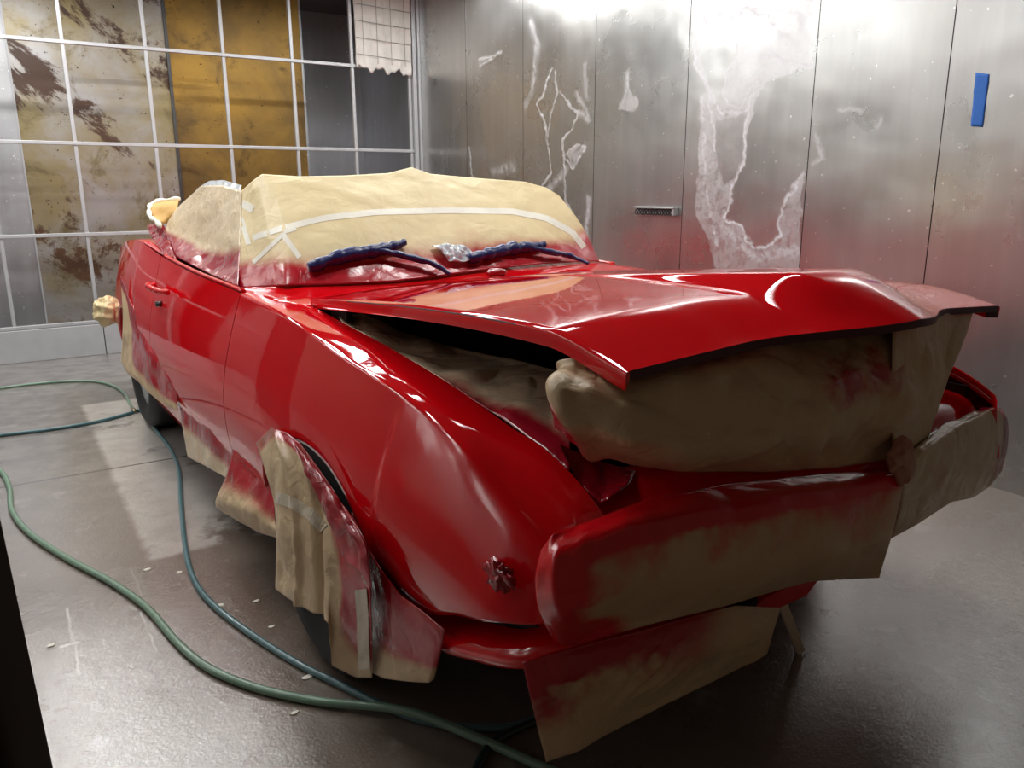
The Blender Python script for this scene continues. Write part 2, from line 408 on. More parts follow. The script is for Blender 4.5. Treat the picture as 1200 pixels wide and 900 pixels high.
st1 = [('line', T2([(55, 340), (60, 500), (90, 600)]), .35, .04), ('line', T2([(110, 620), (130, 480)]), .6, .03), ('line', T2([(190, 620), (180, 520)]), .6, .012),
    ('line', T2([(165, 0), (168, 160)]), .5, .006), ('line', T2([(215, 215), (290, 180)]), .5, .012), ('line', T2([(215, 230), (260, 205)]), .5, .01), ('line', T2([(265, 600), (335, 590)]), .4, .04),
    ('line', T2([(120, 350), (150, 420)]), .45, .03)]
st3 = [('line', wpoly([(735, 85), (733, 110), (728, 125)], 0, 0, 1), .5, .02), ('fill', wpoly([(724, 128), (735, 104), (750, 122), (748, 130)], 0, 0, 1), .4, 0)]
st5 = [('line', wpoly([(955, 160), (966, 182), (952, 192)], 0, 0, 1), .45, .012), ('line', wpoly([(980, 128), (1000, 126), (1012, 130)], 0, 0, 1), .4, .008), ('line', wpoly([(1035, 138), (1028, 150)], 0, 0, 1), .45, .01)]
for y0, y1, st in ((6.07, YB, None), (5.215, 6.07, st1), (4.355, 5.215, st2), (3.505, 4.355, st3), (2.645, 3.505, st4), (1.98, 2.645, st5), (1.12, 1.98, None), (.26, 1.12, None), (YF, .26, None)):
    right_panel(y0, y1, st, 0)
tag(MB().box(XR+.006, XR+.06, YF, 8.5, 0, ZC).build('wall_right', M['black']), kind='structure')
# left wall (behind the camera's left, seen only in reflections)
for y0, y1 in ((YF, .9), (.9, 1.8), (1.8, 2.7), (2.7, 3.9), (3.9, 5.0), (6.2, YB)):
    tag(MB().box(XL-.03, XL, y0+.003, y1-.003, 0, ZC).build('wall_left', M['panel']), kind='structure')
tag(MB().box(XL-.05, XL-.025, 5.0, 6.2, 0, 2.1).build('door_1', M['steel_dark']), kind='structure')  # unseen door, made dark and set here to darken the car side's reflection
tag(MB().box(XL-.03, XL, 5.003, 6.197, 2.1, ZC).build('wall_left', M['panel']), kind='structure')
tag(MB().box(XL-.1, XL-.055, YF, 8.5, 0, ZC).build('wall_left', M['black']), kind='structure')
tag(MB().box(XL-.1, XR+.06, YF, 8.6, ZC, ZC+.06).build('ceiling', M['ceiling']), kind='structure')
# plenum behind the filter grid
YP = 7.6
def wall_back(x0, x1, y, mat, z0=0, z1=ZC):
    tag(MB().box(x0, x1, y, y+.03, z0, z1).build('wall_back', mat), kind='structure')
wall_back(XL, .275, YP, M['panel_back']); wall_back(.281, 1.435, YP, M['stain1']); wall_back(1.45, 2.60, YP, M['stain2'])
wall_back(2.62, XR, 8.3, M['panel_back'])
tag(MB().box(2.60, 2.62, YP, 8.3, 0, ZC).build('wall_back', M['panel_back']), kind='structure')
tag(MB().box(1.43, 1.455, YP-.02, YP, .0, ZC).build('trim_1', M['steel_dark']), kind='structure')
tag(MB().box(.272, .284, YP-.012, YP, .0, ZC).build('trim_2', M['frame']), kind='structure')
tag(MB().box(XR-.005, XR+.0, YB, 8.3, 0, ZC).build('wall_right', M['panel_back']), kind='structure')
# curb below the grid, corner trim
tag(MB().box(XL, .628, YB-.01, YB+.08, 0, .245, .004).build('baseboard_back', M['curb']), kind='structure')
tag(MB().box(.634, XR, YB-.01, YB+.08, 0, .245, .004).build('baseboard_back', M['curb']), kind='structure')
tag(MB().box(3.405, 3.44, YB-.03, YB+.03, .245, ZC, .003).box(3.448, XR, YB-.05, YB+.02, .245, ZC, .003).build('trim_3', M['frame']), kind='structure')
# door jamb beside the camera
a, b_ = wat(0, 590, 0, -.02), None
def post():
    mb = MB(); d0 = F_+R_*(62-600)/FPX-U_*(900-450)/FPX; d1 = F_+R_*(0-600)/FPX-U_*(607-450)/FPX
    p0 = CAM+d0*.62; k = d1*.62
    # right-hand edge of the post, leaning slightly like the half-open door it belongs to
    p1 = CAM+d1*(.62*np.linalg.norm(d0[:2])/np.linalg.norm(d1[:2]))
    t = (p1-p0)/np.linalg.norm(p1-p0); q0 = p0-t*(p0[2]/t[2]); q1 = p0+t*((2.2-p0[2])/t[2])
    side = -R_*.09; back = np.array([d0[0], d0[1], 0])*.05-R_*.02
    for s0, s1 in ((0, 1), (.62, .72)):
        a0 = side*s0 - (back*.3 if s0 else 0); a1 = side*s1 - (back*.3 if s0 else 0)
        V = [q0+a0, q0+a1, q0+a1+back, q0+a0+back, q1+a0, q1+a1, q1+a1+back, q1+a0+back]
        mb.add(V, [(0, 1, 2, 3), (4, 7, 6, 5), (0, 4, 5, 1), (1, 5, 6, 2), (2, 6, 7, 3), (3, 7, 4, 0)])
    return mb.build('trim_4', M['post'])
tag(post(), kind='structure')

# filter grid
gx = [-.525, .04, .605, 1.165, 1.742, 2.303, 2.836, 3.385]; gz = [.262, .94, 1.61, 2.318, 2.99]
fr = tag(empty('steel_grid', (1.4, YB, .25)), 'grey steel grid frame with open cells before the stained back wall', 'frame')
def chl(mb, name, mat, parent, **k):
    o = mb.build(name, mat, None, **k); o.parent = parent; o.location = o.location-parent.location; return o
for i, x in enumerate(gx):
    wv = .013; mb = MB()
    for a, b_ in zip(gz[:-1], gz[1:]): mb.box(x-wv, x+wv, YB+.005, YB+.035, a, b_, .003)
    chl(mb, 'upright', M['frame'], fr)
for z in gz: chl(MB().box(XL+.01, 3.403, YB-.005, YB+.025, z-.013, z+.013, .003), 'crossbar', M['frame'], fr)

# filter pad with its wire grid
fp = empty('filter_pad', (3.12, YB-.03, 2.28)); tag(fp, 'white ruffled filter pad behind wire in the top right grid cell', 'filter')
nu, nv = 60, 40; V = []
for i in range(nu):
    for j in range(nv):
        u, v = i/(nu-1), j/(nv-1); x = 2.862+u*.525; zb = 2.30+.02*math.sin(u*19)+.012*math.sin(u*43)-.02*u
        z = zb+(2.985-zb)*v
        y = YB-.028+.012*math.sin(u*22+v*3)*(.3+.7*(1-v)**6)+.010*fbm((x, 0, z), 9)
        V.append((x, y, z))
o = link('pad', V, gfaces(nu, nv), M['filter']); md = o.modifiers.new('t', 'SOLIDIFY'); md.thickness = .02; md.offset = 0
o.parent = fp; o.location = o.location-fp.location
mb = MB()
for i in range(4): x = 2.87+i*.132+.05; mb.tube([(x, YB-.056, 2.34), (x+.004, YB-.054, 2.98)], .0022, 6)
for j in range(5): z = 2.40+j*.135; mb.tube([(2.855, YB-.052, z+.01), (3.12, YB-.058, z-.004), (3.385, YB-.052, z-.012)], .0022, 6)
chl(mb, 'wire_grid', M['wire'], fp)

# things on the right wall
q = [wat(x, y, 0, XR) for x, y in ((1144, 85), (1160, 87), (1152, 149), (1138, 148))]
V = []; nuu, nvv = 6, 20
for i in range(nuu):
    for j in range(nvv):
        u, v = i/(nuu-1), j/(nvv-1); p = (q[0]*(1-u)+q[1]*u)*(1-v)+(q[3]*(1-u)+q[2]*u)*v
        p = p+np.array([-.0035-.0015*abs(fbm(p, 20)), .002*fbm(p, 30, 3), 0]); V.append(p)
o = link('painters_tape', V, gfaces(nuu, nvv), M['blue_tape']); md = o.modifiers.new('t', 'SOLIDIFY'); md.thickness = .0012
tag(o, 'short strip of blue painters tape stuck upright on metal wall', 'tape')
q0 = wat(744, 246, 0, XR-.03); q1 = wat(791, 248, 0, XR-.03)
bz = (q0[2]+q1[2])/2-.0; y0, y1 = q1[1], q0[1]
hb = tag(empty('wall_bracket', (XR-.02, (y0+y1)/2, bz-.03)), 'short silver bracket holding a dark coiled spring on the metal wall', 'bracket')
mb = MB().box(XR-.045, XR-.002, y0, y1, bz+.014, bz+.024, .003).box(XR-.04, XR-.002, y0, y0+.02, bz-.026, bz+.018, .003).box(XR-.008, XR-.001, y0, y1, bz-.028, bz+.02)
chl(mb, 'plate', M['frame'], hb)
pts = [(XR-.024+.014*math.cos(t), y0+.02+(y1-y0-.02)*t/(2*math.pi*13), bz-.008+.016*math.sin(t)) for t in np.linspace(0, 2*math.pi*13, 260)]
chl(MB().tube(pts, .0038, 6), 'spring', M['steel_dark'], hb, smooth=True)

# ------------------------------------------------------------------ ceiling lights
def fixture(x, y, pw, ln, first=[None]):
    r = empty('ceiling_light', (x, y, ZC), math.pi/2)
    lx = .16
    o = MB().box(-lx, lx, -ln/2-.04, ln/2+.04, -.07, -.001, .01); o = link('housing', o.v, o.f, M['opener'], r, False)
    for k in (-1, 0, 1):
        pts = [(k*.085, -ln/2, -.095), (k*.085, ln/2, -.095)]
        t = MB().tube(pts, .016, 10); link('tube', t.v, t.f, M['tube'], r, True)
    ld = bpy.data.lights.new('tube_light', 'AREA'); ld.shape = 'RECTANGLE'; ld.size = .11; ld.size_y = ln; ld.energy = pw; ld.color = (1, .985, .95)
    lo = bpy.data.objects.new('tube_light', ld); C.objects.link(lo); lo.parent = r; lo.location = (0, 0, -.125)
    return r
for i, (x, y, pw, ln) in enumerate(LIGHTS):
    side = 'right wall' if x > 2 else ('left wall' if x < 1 else 'middle of the ceiling')
    r = fixture(x, y, pw, ln)
    tag(r, 'three-tube fluorescent ceiling light above the booth', 'ceiling light', 'fluorescent lights over the booth')

# ------------------------------------------------------------------ the car
car = empty('convertible_car', tuple(CAR0), CYAW)
tag(car, 'glossy red classic convertible partly wrapped in masking paper with hood raised', 'car')
def ip(x, xs, ys): return float(np.interp(x, xs, ys))
def smooth_ip(xs, ys):
    xs = np.array(xs, float); ys = np.array(ys, float); m_ = np.gradient(ys, xs)
    def f(x):
        x = min(max(x, xs[0]), xs[-1]); i = min(max(np.searchsorted(xs, x, side='right')-1, 0), len(xs)-2)
        h = xs[i+1]-xs[i]; s = (x-xs[i])/h
        return (2*s**3-3*s*s+1)*ys[i]+(s**3-2*s*s+s)*m_[i]*h+(-2*s**3+3*s*s)*ys[i+1]+(s**3-s*s)*m_[i+1]*h
    return f
crest_y = smooth_ip([-3.75, -3.2, -2.5, -1.9, -.8, 0, .4, .65, .8, .9], [.74, .79, .83, .835, .825, .835, .825, .805, .785, .765])
crest_z = smooth_ip([-3.75, -3.3, -2.9, -2.5, -1.9, -1.36, -.8, -.36, -.16, .06, .3, .49, .6, .7, .8, .88, .92], [.86, .95, 1.0, 1.02, .975, .945, .93, .912, .893, .862, .838, .803, .768, .715, .658, .605, .575])
inner_z = smooth_ip([-.8, -.46, -.26, .09, .365, .588, .737, .846, .92], [.925, .912, .896, .866, .833, .795, .77, .722, .67])
WF, WR = (-.02, .425, .305, .325), (-2.743, .40, .33, .33)
def zlow(x):
    z = .25
    if x > .36: z = ip(x, [.36, .44, .55, .66, .79, .86, .92], [.42, .388, .415, .468, .507, .522, .54])
    if x < -3.05: z = ip(x, [-3.75, -3.05], [.42, .36])
    for c, a, h, zc in (WF, WR):
        if abs(x-c) < a: z = max(z, zc+h*math.sqrt(max(0, 1-((x-c)/a)**2)))
    return z
def side_section(x, s, top=True, n=34):
    cy, cz, zb = crest_y(x)-(13*(x-.82)**2 if x > .82 else 0), crest_z(x), zlow(x)
    k = ip(x, [-3.75, -3.2, .45, .75, .92], [.55, 1, 1, .9, .5])
    full = .25 if x < .36 else .36
    # side curve defined on the full height, then cut at the lower edge
    Hh = cz-full
    e = ip(x, [-3.75, .4, .75, .92], [0, 0, .6, 1])
    S = [(0, 0), (.004+.008*e, .018), (.014+.012*e, .06), (.042+.008*e, .19), (.072, .36), (.087, .53), (.084, .67), (.068, .82), (.035, 1.)]
    pts = []
    if top:
        iy = .70; iz = inner_z(x) if x > -.8 else cz-.01
        iy = min(iy, cy-.03)
        pts += [(iy, iz-.03), (iy, iz-.003), (iy+.004, iz), (iy+(cy-iy)*.5, (iz+cz)/2+.002), (cy-.014, cz+.0025), (cy-.004, cz+.0015)]
    zs = np.array([cz-Hh*f for _, f in S]); ysv = np.array([cy+o*k for o, _ in S])
    m_ = 30; zz = cz-(cz-zb)*np.linspace(0, 1, m_)**1.15
    ff = smooth_ip(list((cz-zs)), list(ysv))
    for z in zz: pts.append((ff(cz-z), z))
    pts.append((pts[-1][0]-.012, pts[-1][1]+.004)); pts.append((pts[-1][0]-.05, pts[-1][1]+.03))
    return [(x, s*y, z) for y, z in pts]
def side_part(name, x0, x1, s, top, nx, mat=None):
    xs = np.linspace(x0, x1, nx)
    rows = [side_section(x, s, top) for x in xs]
    L = len(rows[0]); V = [p for r in rows for p in r]; F = gfaces(nx, L)
    if s > 0: F = [f[::-1] for f in F]
    # returned edges at both ends so that gaps read as gaps
    o = len(V)
    for r in (rows[0], rows[-1]):
        dx = .02 if r is rows[0] else -.02
        b0 = len(V)
        for p in r: V.append((p[0], p[1], p[2]))
        for p in r: V.append((p[0]+dx*.3, p[1]-s*.025, p[2]-.004))
        for j in range(L-1): F.append((b0+j, b0+j+1, b0+L+j+1, b0+L+j))
    return link(name, V, F, mat or M['red'], car, True)
for s in (-1, 1):
    fd = side_part('front_fender', -.797, .90, s, True, 120)
    dr = side_part('door', -1.95, -.803, s, False, 60)
    qt = side_part('rear_quarter', -3.75, -1.956, s, False, 110)
    # door handle and lock
    hx, hz, hy = -1.72, .865, s*.905
    mb = MB(); P = [(hx+.13, hy-s*.015, hz-.008), (hx+.10, hy+s*.022, hz), (hx, hy+s*.03, hz+.003), (hx-.09, hy+s*.022, hz+.004), (hx-.12, hy-s*.01, hz+.002)]
    mb.tube(cr(P, 24), [.011+.003*math.sin(i*1.7) for i in range(24)], 10)
    link('handle', mb.v, mb.f, M['red'], dr, True)
    mb = MB().tube([(hx-.06, hy-s*.02, hz-.075), (hx-.06, hy+s*.006, hz-.075)], .012, 12); link('lock', mb.v, mb.f, M['steel_dark'], dr, True)
    # masked side marker lamp low on the fender nose
    mb = MB(); c = np.array([.785, s*.862, .60]); V = []; nu, nv = 40, 26
    for i in range(nu):
        for j in range(nv):
            u, v = 2*math.pi*i/(nu-1), math.pi*j/(nv-1)
            d = np.array([.036*math.cos(u)*math.sin(v), .014*math.sin(u)*math.sin(v), .024*math.cos(v)])
            V.append(c+d*(1+.55*fbm(c+d*3, 30)))
    link('side_marker', V, gfaces(nu, nv), M['red_film'], fd, True, {'spray': np.ones(len(V))})
    # beltline trim on the door top
    mb = MB().tube(cr([(x, s*(crest_y(x)-.012), crest_z(x)+.004) for x in np.linspace(-1.94, -.81, 12)], 40), .009, 8)
    link('belt_trim', mb.v, mb.f, M['red'], dr, True)

# inner body: black boxes added to block light under the car, engine bay
mb = MB()
def ybox(x0, x1, hw, z0, z1): mb.box(x0, x1, -hw, hw, z0, z1, .01)
ybox(-2.3, -.5, .82, .27, .80); ybox(-3.65, -3.2, .70, .36, .84); ybox(-3.2, -2.3, .52, .36, .9); ybox(-.5, .45, .52, .3, .60); ybox(.45, .80, .66, .42, .60)
link('underbody_light_block', mb.v, mb.f, M['black'], car, False)
mb = MB()
for s in (-1, 1): mb.box(-.46, .8, s*.70-.012, s*.70+.002, .58, .72)
mb.box(-.50, -.46, -.70, .70, .55, .89)
link('engine_bay', mb.v, mb.f, M['black'], car, False)
# engine: a covered lump in the bay
V = []; nu, nv = 30, 30
for i in range(nu):
    for j in range(nv):
        u, v = i/(nu-1), j/(nv-1); x = -.44+u*1.15; y = -.66+v*1.32
        V.append((x, y, .62+.14*math.sin(math.pi*u)*math.sin(math.pi*v)+.03*fbm((x, y, 0), 5)))
link('engine_cover', V, gfaces(nu, nv), M['dark_film'], car, True)

# cowl panel between windshield and hood
rows = [[at(276, 337, 1, -.785), at(335, 335, 0, -.76), at(460, 330, 0, -.68), at(560, 316, 0, -.68), at(640, 309, 0, -.74), at(702, 306, 1, .74)],
        [(-.60, -.78, .925), (-.56, -.40, .93), (-.54, 0, .932), (-.56, .4, .93), (-.60, .78, .925)],
        [(-.50, -.74, .912), (-.46, -.40, .905), (-.44, 0, .905), (-.46, .4, .905), (-.50, .74, .912)]]
rows[0] = [p-np.array([.03, 0, .004]) for p in rows[0]]
sheet('cowl_panel', rows, M['red'], 60, 20, amp=.001, parent=car, world=False, lineu=False, th=.003)

# hood
hx0 = lambda y: -.60+.075*(abs(y)/.69)**2
hx1 = lambda y: .905+.11*sm(.40-abs(y), 0, .40)-.05*max(0, y)/.69
edge_z = smooth_ip([-.60, -.52, -.28, .23, .47, .67, .79, .87, .91, 1.02], [.925, .934, .955, .992, 1.003, 1.006, 1.003, .996, .990, .985])
bulge_h = smooth_ip([-.6, -.2, .2, .4, .6, .8, .9, 1.02], [.002, .004, .008, .016, .028, .047, .056, .062])
def hood_z(x, y):
    a = abs(y)/.69; e = edge_z(x)-(.018*max(0, y)/.69)
    z = e+.036*(1-a*a)*sm(x, -.6, .1)+.02*(1-a*a)*(1-sm(x, -.6, .1))
    d = max(hx1(y)-x, 0); z -= 0
    wb = ip(x, [-.6, .2, .7, .85, 1.0], [.15, .17, .20, .235, .27]); wt = ip(x, [-.6, .2, .7, .9, 1.0], [.13, .13, .12, .09, .04])
    t = min(1, max(0, (wb-abs(y))/(wb-wt)))
    k = t if t < .85 else .85+(t-.85)*.6
    k = k*k*(2.2-1.2*k) if k < 1 else 1
    top = bulge_h(x)*min(1, k)
    d0 = max(1.015-x, 0); top -= .006*max(0, 1-d0/.13)**2*(1 if t > 0 else 0)*min(1, t*1.5)
    z += max(top, 0)
    k = max(0, 1-d/.21)**1.5; z = z*(1-k)+k*(.965+.036*(1-a)-.014*max(0, y)/.69)
    ds = .69-abs(y); z -= .003*max(0, 1-ds/.008)**2
    return z
nx, ny = 110, 161; Vt = []; Vb = []
for i in range(nx):
    for j in range(ny):
        y = .69*math.sin((j/(ny-1)*2-1)*math.pi/2*.999)*1.0 if False else -.69+1.38*j/(ny-1)
        u = 1-(1-i/(nx-1))**1.4
        x = hx0(y)+(hx1(y)-hx0(y))*u
        z = hood_z(x, y); Vt.append((x, y, z)); Vb.append((x, y, z))
n_ = nx*ny; V = list(Vt); F = [f[::-1] for f in gfaces(nx, ny)]
bord = [i*ny for i in range(nx)]+[(nx-1)*ny+j for j in range(1, ny)]+[i*ny+ny-1 for i in range(nx-2, -1, -1)]+[j for j in range(ny-2, 0, -1)]
def ring(dz, inset):
    s0 = len(V)
    for b0 in bord:
        x, y, z = Vt[b0]; cx, cy = .2, 0; d = np.array([cx-x, cy-y]); d /= np.linalg.norm(d)+1e-9
        V.append((x+d[0]*inset, y+d[1]*inset, z-(dz*.55 if x > hx1(y)-.01 and abs(y) < .685 and dz > .02 else dz)))
    return s0
L = len(bord); r0 = ring(.003, -.002); r1 = ring(.030, 0.); r2 = ring(.030, .03); r3 = ring(.012, .05)
for k in range(L):
    k2 = (k+1) % L; F.append((bord[k], bord[k2], r0+k2, r0+k)); F.append((r0+k, r0+k2, r1+k2, r1+k)); F.append((r1+k, r1+k2, r2+k2, r2+k)); F.append((r2+k, r2+k2, r3+k2, r3+k))
hood = link('hood', V, F, M['red'], car, True)
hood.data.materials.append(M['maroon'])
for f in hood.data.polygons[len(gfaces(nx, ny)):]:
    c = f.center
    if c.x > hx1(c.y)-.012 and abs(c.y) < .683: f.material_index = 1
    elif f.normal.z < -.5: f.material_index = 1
md = hood.modifiers.new('e', 'EDGE_SPLIT'); md.split_angle = math.radians(48)
link('inner_panel', [(x*.97+.005, y*.97, z-.014) for x, y, z in Vb], gfaces(nx, ny), M['black'], hood, True)
# hood hinges / prop
mb = MB()
for s in (-1, 1):
    mb = MB().box(-.42, -.30, s*.66-.01, s*.66+.01, .86, .93, .004); link('hinge', mb.v, mb.f, M['black'], hood, False)
# masked washer jet
def lump(name, c, r, mat, parent, seed=0, amp=.5, fs=14, spray=1., n=(22, 16), world=False):
    V = []
    for i in range(n[0]):
        for j in range(n[1]):
            u, v = 2*math.pi*i/(n[0]-1), math.pi*j/(n[1]-1)
            d = np.array([r[0]*math.cos(u)*math.sin(v), r[1]*math.sin(u)*math.sin(v), r[2]*math.cos(v)])
            V.append(np.array(c)+d*(1+amp*crumple(np.array(c)+d, fs, seed)))
    if world: V = to_world(np.array(V))
    V = np.array(V).reshape(-1, 3)
    sp = [spray(p) if callable(spray) else spray for p in V]
    return link(name, V, gfaces(*n), mat, parent, True, {'spray': sp})
lump('washer_nozzle', (-.56, .02, .965), (.03, .045, .018), M['red_film'], car, 2)

# header panel and nose
rows = [[(.70, -.70, .70), (.74, -.4, .715), (.76, 0, .715), (.74, .4, .715), (.70, .70, .70)],
        [(.80, -.72, .685), (.86, -.42, .70), (.89, 0, .685), (.86, .42, .70), (.80, .70, .685)],
        [(.86, -.74, .62), (.91, -.42, .64), (.93, 0, .62), (.90, .42, .63), (.83, .74, .61)],
        [(.84, -.76, .48), (.88, -.42, .46), (.90, 0, .45), (.87, .42, .46), (.80, .74, .48)]]
sheet('header_panel', rows, M['red'], 60, 30, amp=.0, parent=car, world=False, lineu=False, th=.003)
# lower valance: rounded lip sweeping from the wheel arch round the nose
P = [(.30, -.84, .40), (.40, -.865, .385), (.536, -.865, .355), (.67, -.85, .385), (.80, -.83, .43), (.86, -.76, .455), (.87, -.5, .44), (.84, -.1, .42), (.70, .4, .44), (.62, .78, .45)]
cv = cr(P, 150); V = []
tg = np.gradient(cv, axis=0); tg /= np.linalg.norm(tg, axis=1, keepdims=True)
for p, t in zip(cv, tg):
    sd = np.cross(t, [0, 0, 1]); sd /= np.linalg.norm(sd)
    for o_, z_ in ((-.06, .035), (-.02, .028), (.004, .015), (.010, -.002), (.004, -.018), (-.02, -.03), (-.10, -.03)): V.append(p+sd*o_+np.array([0, 0, z_]))
link('valance', V, gfaces(150, 7), M['red'], car, True)
mb = MB().box(.60, .80, -.78, .3, .42, .47)
link('nose_gap_shade', mb.v, mb.f, M['black'], car, False)  # black box fills the slot and stands in for its shade
# bracket and pipe under the nose
mb = MB(); a0, a1 = at(862, 713, 0, .86), at(900, 700, 0, .80); mb.tube([a0, a1, a1+np.array([-.2, .1, .02])], .022, 14)
link('lower_pipe', mb.v, mb.f, M['black'], car, True)
a = [at(868, 727, 0, .86), at(905, 716, 0, .86), at(945, 698, 0, .86), at(958, 681, 0, .86), at(930, 684, 0, .86), at(895, 702, 0, .86)]
V = [p for p in a]+[p+np.array([-.03, 0, 0.]) for p in a]
link('lower_bracket', V, [tuple(range(6)), tuple(range(11, 5, -1))]+[(i, (i+1) % 6, (i+1) % 6+6, i+6) for i in range(6)], M['red'], car, False)

# rear deck, tail panel
rows = [[(-2.0, -.80, .965), (-2.0, 0, .97), (-2.0, .80, .965)], [(-2.6, -.815, 1.015), (-2.6, 0, 1.03), (-2.6, .815, 1.015)], [(-3.2, -.79, .96), (-3.2, 0, 1.0), (-3.2, .79, .96)],
        [(-3.70, -.74, .87), (-3.74, 0, .92), (-3.70, .74, .87)], [(-3.76, -.74, .45), (-3.80, 0, .45), (-3.76, .74, .45)]]
sheet('rear_deck', rows, M['red'], 40, 60, amp=0, parent=car, world=False, lineu=False, th=.003)

# wheels
def wheel(x, y, s, turn=0):
    w0 = empty('wheel', (x, y, .33)); w0.parent = car; w0.rotation_euler = (0, 0, turn)
    prof = [(.20, .095), (.235, .115), (.285, .118), (.318, .10), (.328, .07), (.3305, 0), (.328, -.07), (.318, -.10), (.285, -.118), (.235, -.115), (.20, -.095)]
    n = 72; V = []
    for k in range(n+1):
        a = 2*math.pi*k/n
        for r, d in prof:
            rr = r+(.002*(k % 2) if r > .316 else 0); V.append((rr*math.cos(a), d, rr*math.sin(a)))
    link('tyre', V, gfaces(n+1, len(prof)), M['rubber'], w0, True)
    prof = [(.0, .05), (.03, .055), (.06, .05), (.09, .035), (.12, .06), (.155, .045), (.17, .06), (.195, .09), (.207, .098), (.205, .06), (.19, -.05), (.20, -.095)]
    V = []
    for k in range(n+1):
        a = 2*math.pi*k/n
        for r, d in prof:
            dd = d-(.03 if (.10 < r < .16 and (k//6) % 2) else 0); V.append((r*math.cos(a), s*dd, r*math.sin(a)))
    link('rim', V, gfaces(n+1, len(prof)), M['rim'], w0, True)
for s in (-1, 1):
    wheel(-.015, s*.795, s, .04); wheel(-2.743, s*.745, s)

# ------------------------------------------------------------------ masking paper, sheet by sheet
def P_(lst): return [at(*q) for q in lst]
# windshield
top = P_([(283, 224, 1, -.60), (295, 213, 0, -1.30), (307, 204, 0, -1.24), (350, 207, 0, -1.18), (400, 206, 0, -1.15), (455, 203, 0, -1.15), (482, 196, 0, -1.15), (505, 204, 0, -1.15), (560, 209, 0, -1.17), (615, 213, 0, -1.14), (640, 220, 0, -1.09), (655, 229, 0, -1.03)])
bot = P_([(278, 338, 1, -.775), (335, 335, 0, -.75), (400, 333, 0, -.69), (460, 330, 0, -.66), (520, 323, 0, -.65), (560, 317, 0, -.66), (600, 313, 0, -.68), (640, 309, 0, -.72), (702, 306, 1, .74)])
def mid(a, b_, k, off):
    A, B = lin(a, 24), lin(b_, 24); return list(A*(1-k)+B*k+np.array(off))
def ws_spray(u, v, p):
    return sm(v, .70, 1.0)*1.35+.20*sm(v, .30, .8)+.9*sm(u, .93, 1)*sm(v, .35, .8)
wsh = sheet('windshield_paper', [top, mid(top, bot, .33, (.02, 0, .008)), mid(top, bot, .66, (.02, 0, .008)), bot], M['paper_pale'], 150, 70, amp=.010, fs=4.5, seed=3, spray=ws_spray, lineu=True)
tag(wsh, 'cream masking paper over the windshield, red overspray along its bottom', 'masking paper')
# tape strips lying on the windshield paper
from mathutils.bvhtree import BVHTree
dg_v = [wsh.matrix_world @ v.co if False else Vector(wsh.location)+v.co for v in wsh.data.vertices]
bvh = BVHTree.FromPolygons(dg_v, [p.vertices[:] for p in wsh.data.polygons])
def on_ws(px, py, lift=.002):
    d = Vector(F_+R_*(px-600)/FPX-U_*(py-450)/FPX).normalized(); h = bvh.ray_cast(Vector(CAM), d)
    if h[0] is None: return np.array(CAM)+np.array(d)*4
    nn = h[1] if h[1].dot(d) < 0 else -h[1]; return np.array(h[0]+nn*lift)
def strip(px, wid, name='tape_strip', n=26, mat=None):
    c = lin([(x, y, 0) for x, y in px], n)[:, :2]; V = []
    for i in range(n):
        t = c[min(i+1, n-1)]-c[max(i-1, 0)]; t /= np.linalg.norm(t); s = np.array([-t[1], t[0]])*wid/2
        for k in (-1, 0, 1): V.append(on_ws(*(c[i]+s*k)))
    o = link(name, V, gfaces(n, 3), mat or M['tape'], smooth=False); md = o.modifiers.new('t', 'SOLIDIFY'); md.thickness = .0006
    o.parent = wsh; o.location = o.location-wsh.location; return o
strip([(297, 279), (330, 268), (380, 256), (440, 249), (520, 247), (600, 248), (640, 256), (670, 272), (684, 290)], 7, n=60)
strip([(281, 250), (287, 270), (292, 287)], 6); strip([(297, 308), (315, 291), (333, 274)], 5); strip([(331, 274), (340, 287), (351, 302)], 6)
strip([(284, 238), (297, 246)], 9); strip([(333, 272), (347, 268)], 5)
# wipers wrapped in blue film
def wiper(P1, P2, seed):
    w0 = empty('wiper', tuple(P1[0])); w0.parent = car
    def rough(P, r0, n, sd, nm):
        c = cr(P, n)-P1[0]; mb = MB()
        R = [r0*(.55+.4*math.sin(math.pi*min(1, (i+3)/n))+.25*fbm((i*.16, sd, 0), 1.)) for i in range(n)]
        mb.tube([p+np.array([0, 0, .001*math.cos(i*.9)]) for i, p in enumerate(c)], R, 9)
        return link(nm, mb.v, mb.f, M['blue'], w0, True)
    rough(P1, .027, 50, seed, 'blade'); rough(P2, .013, 40, seed+3, 'arm')
    c = P1[len(P1)//2]-P1[0]
    lump('wrapped_joint', c, (.022, .04, .018), M['blue'], w0, seed)
def to_car(p): d = np.array(p)-CAR0; return np.array([d@cf, d@cl, d[2]])
def wsp(l, lift): return np.array([to_car(on_ws(x, y, lift)) for x, y in l])
wiper(wsp([(362, 319), (400, 306), (438, 299), (458, 294), (473, 289)], .022), np.vstack([wsp([(430, 300), (455, 303), (480, 309), (505, 316)], .03), [at(527, 321, 0, -.62)]]), 1)
wiper(wsp([(546, 308), (575, 301), (598, 296), (617, 294), (634, 291)], .022), np.vstack([wsp([(615, 296), (640, 300), (662, 304)], .03), [at(690, 309, 0, -.68)]]), 5)

# clear crumpled film at the middle of the cowl
o = sheet('clear_film_scrap', [wsp([(505, 291), (520, 289), (538, 290)], .012), wsp([(512, 299), (528, 300), (545, 297)], .03), wsp([(524, 311), (538, 312), (556, 309)], .022)], M['film'], 30, 26, amp=.022, fs=26, seed=4)
tag(o, 'small crumpled clear film scrap at the foot of the windshield between the wipers', 'film')
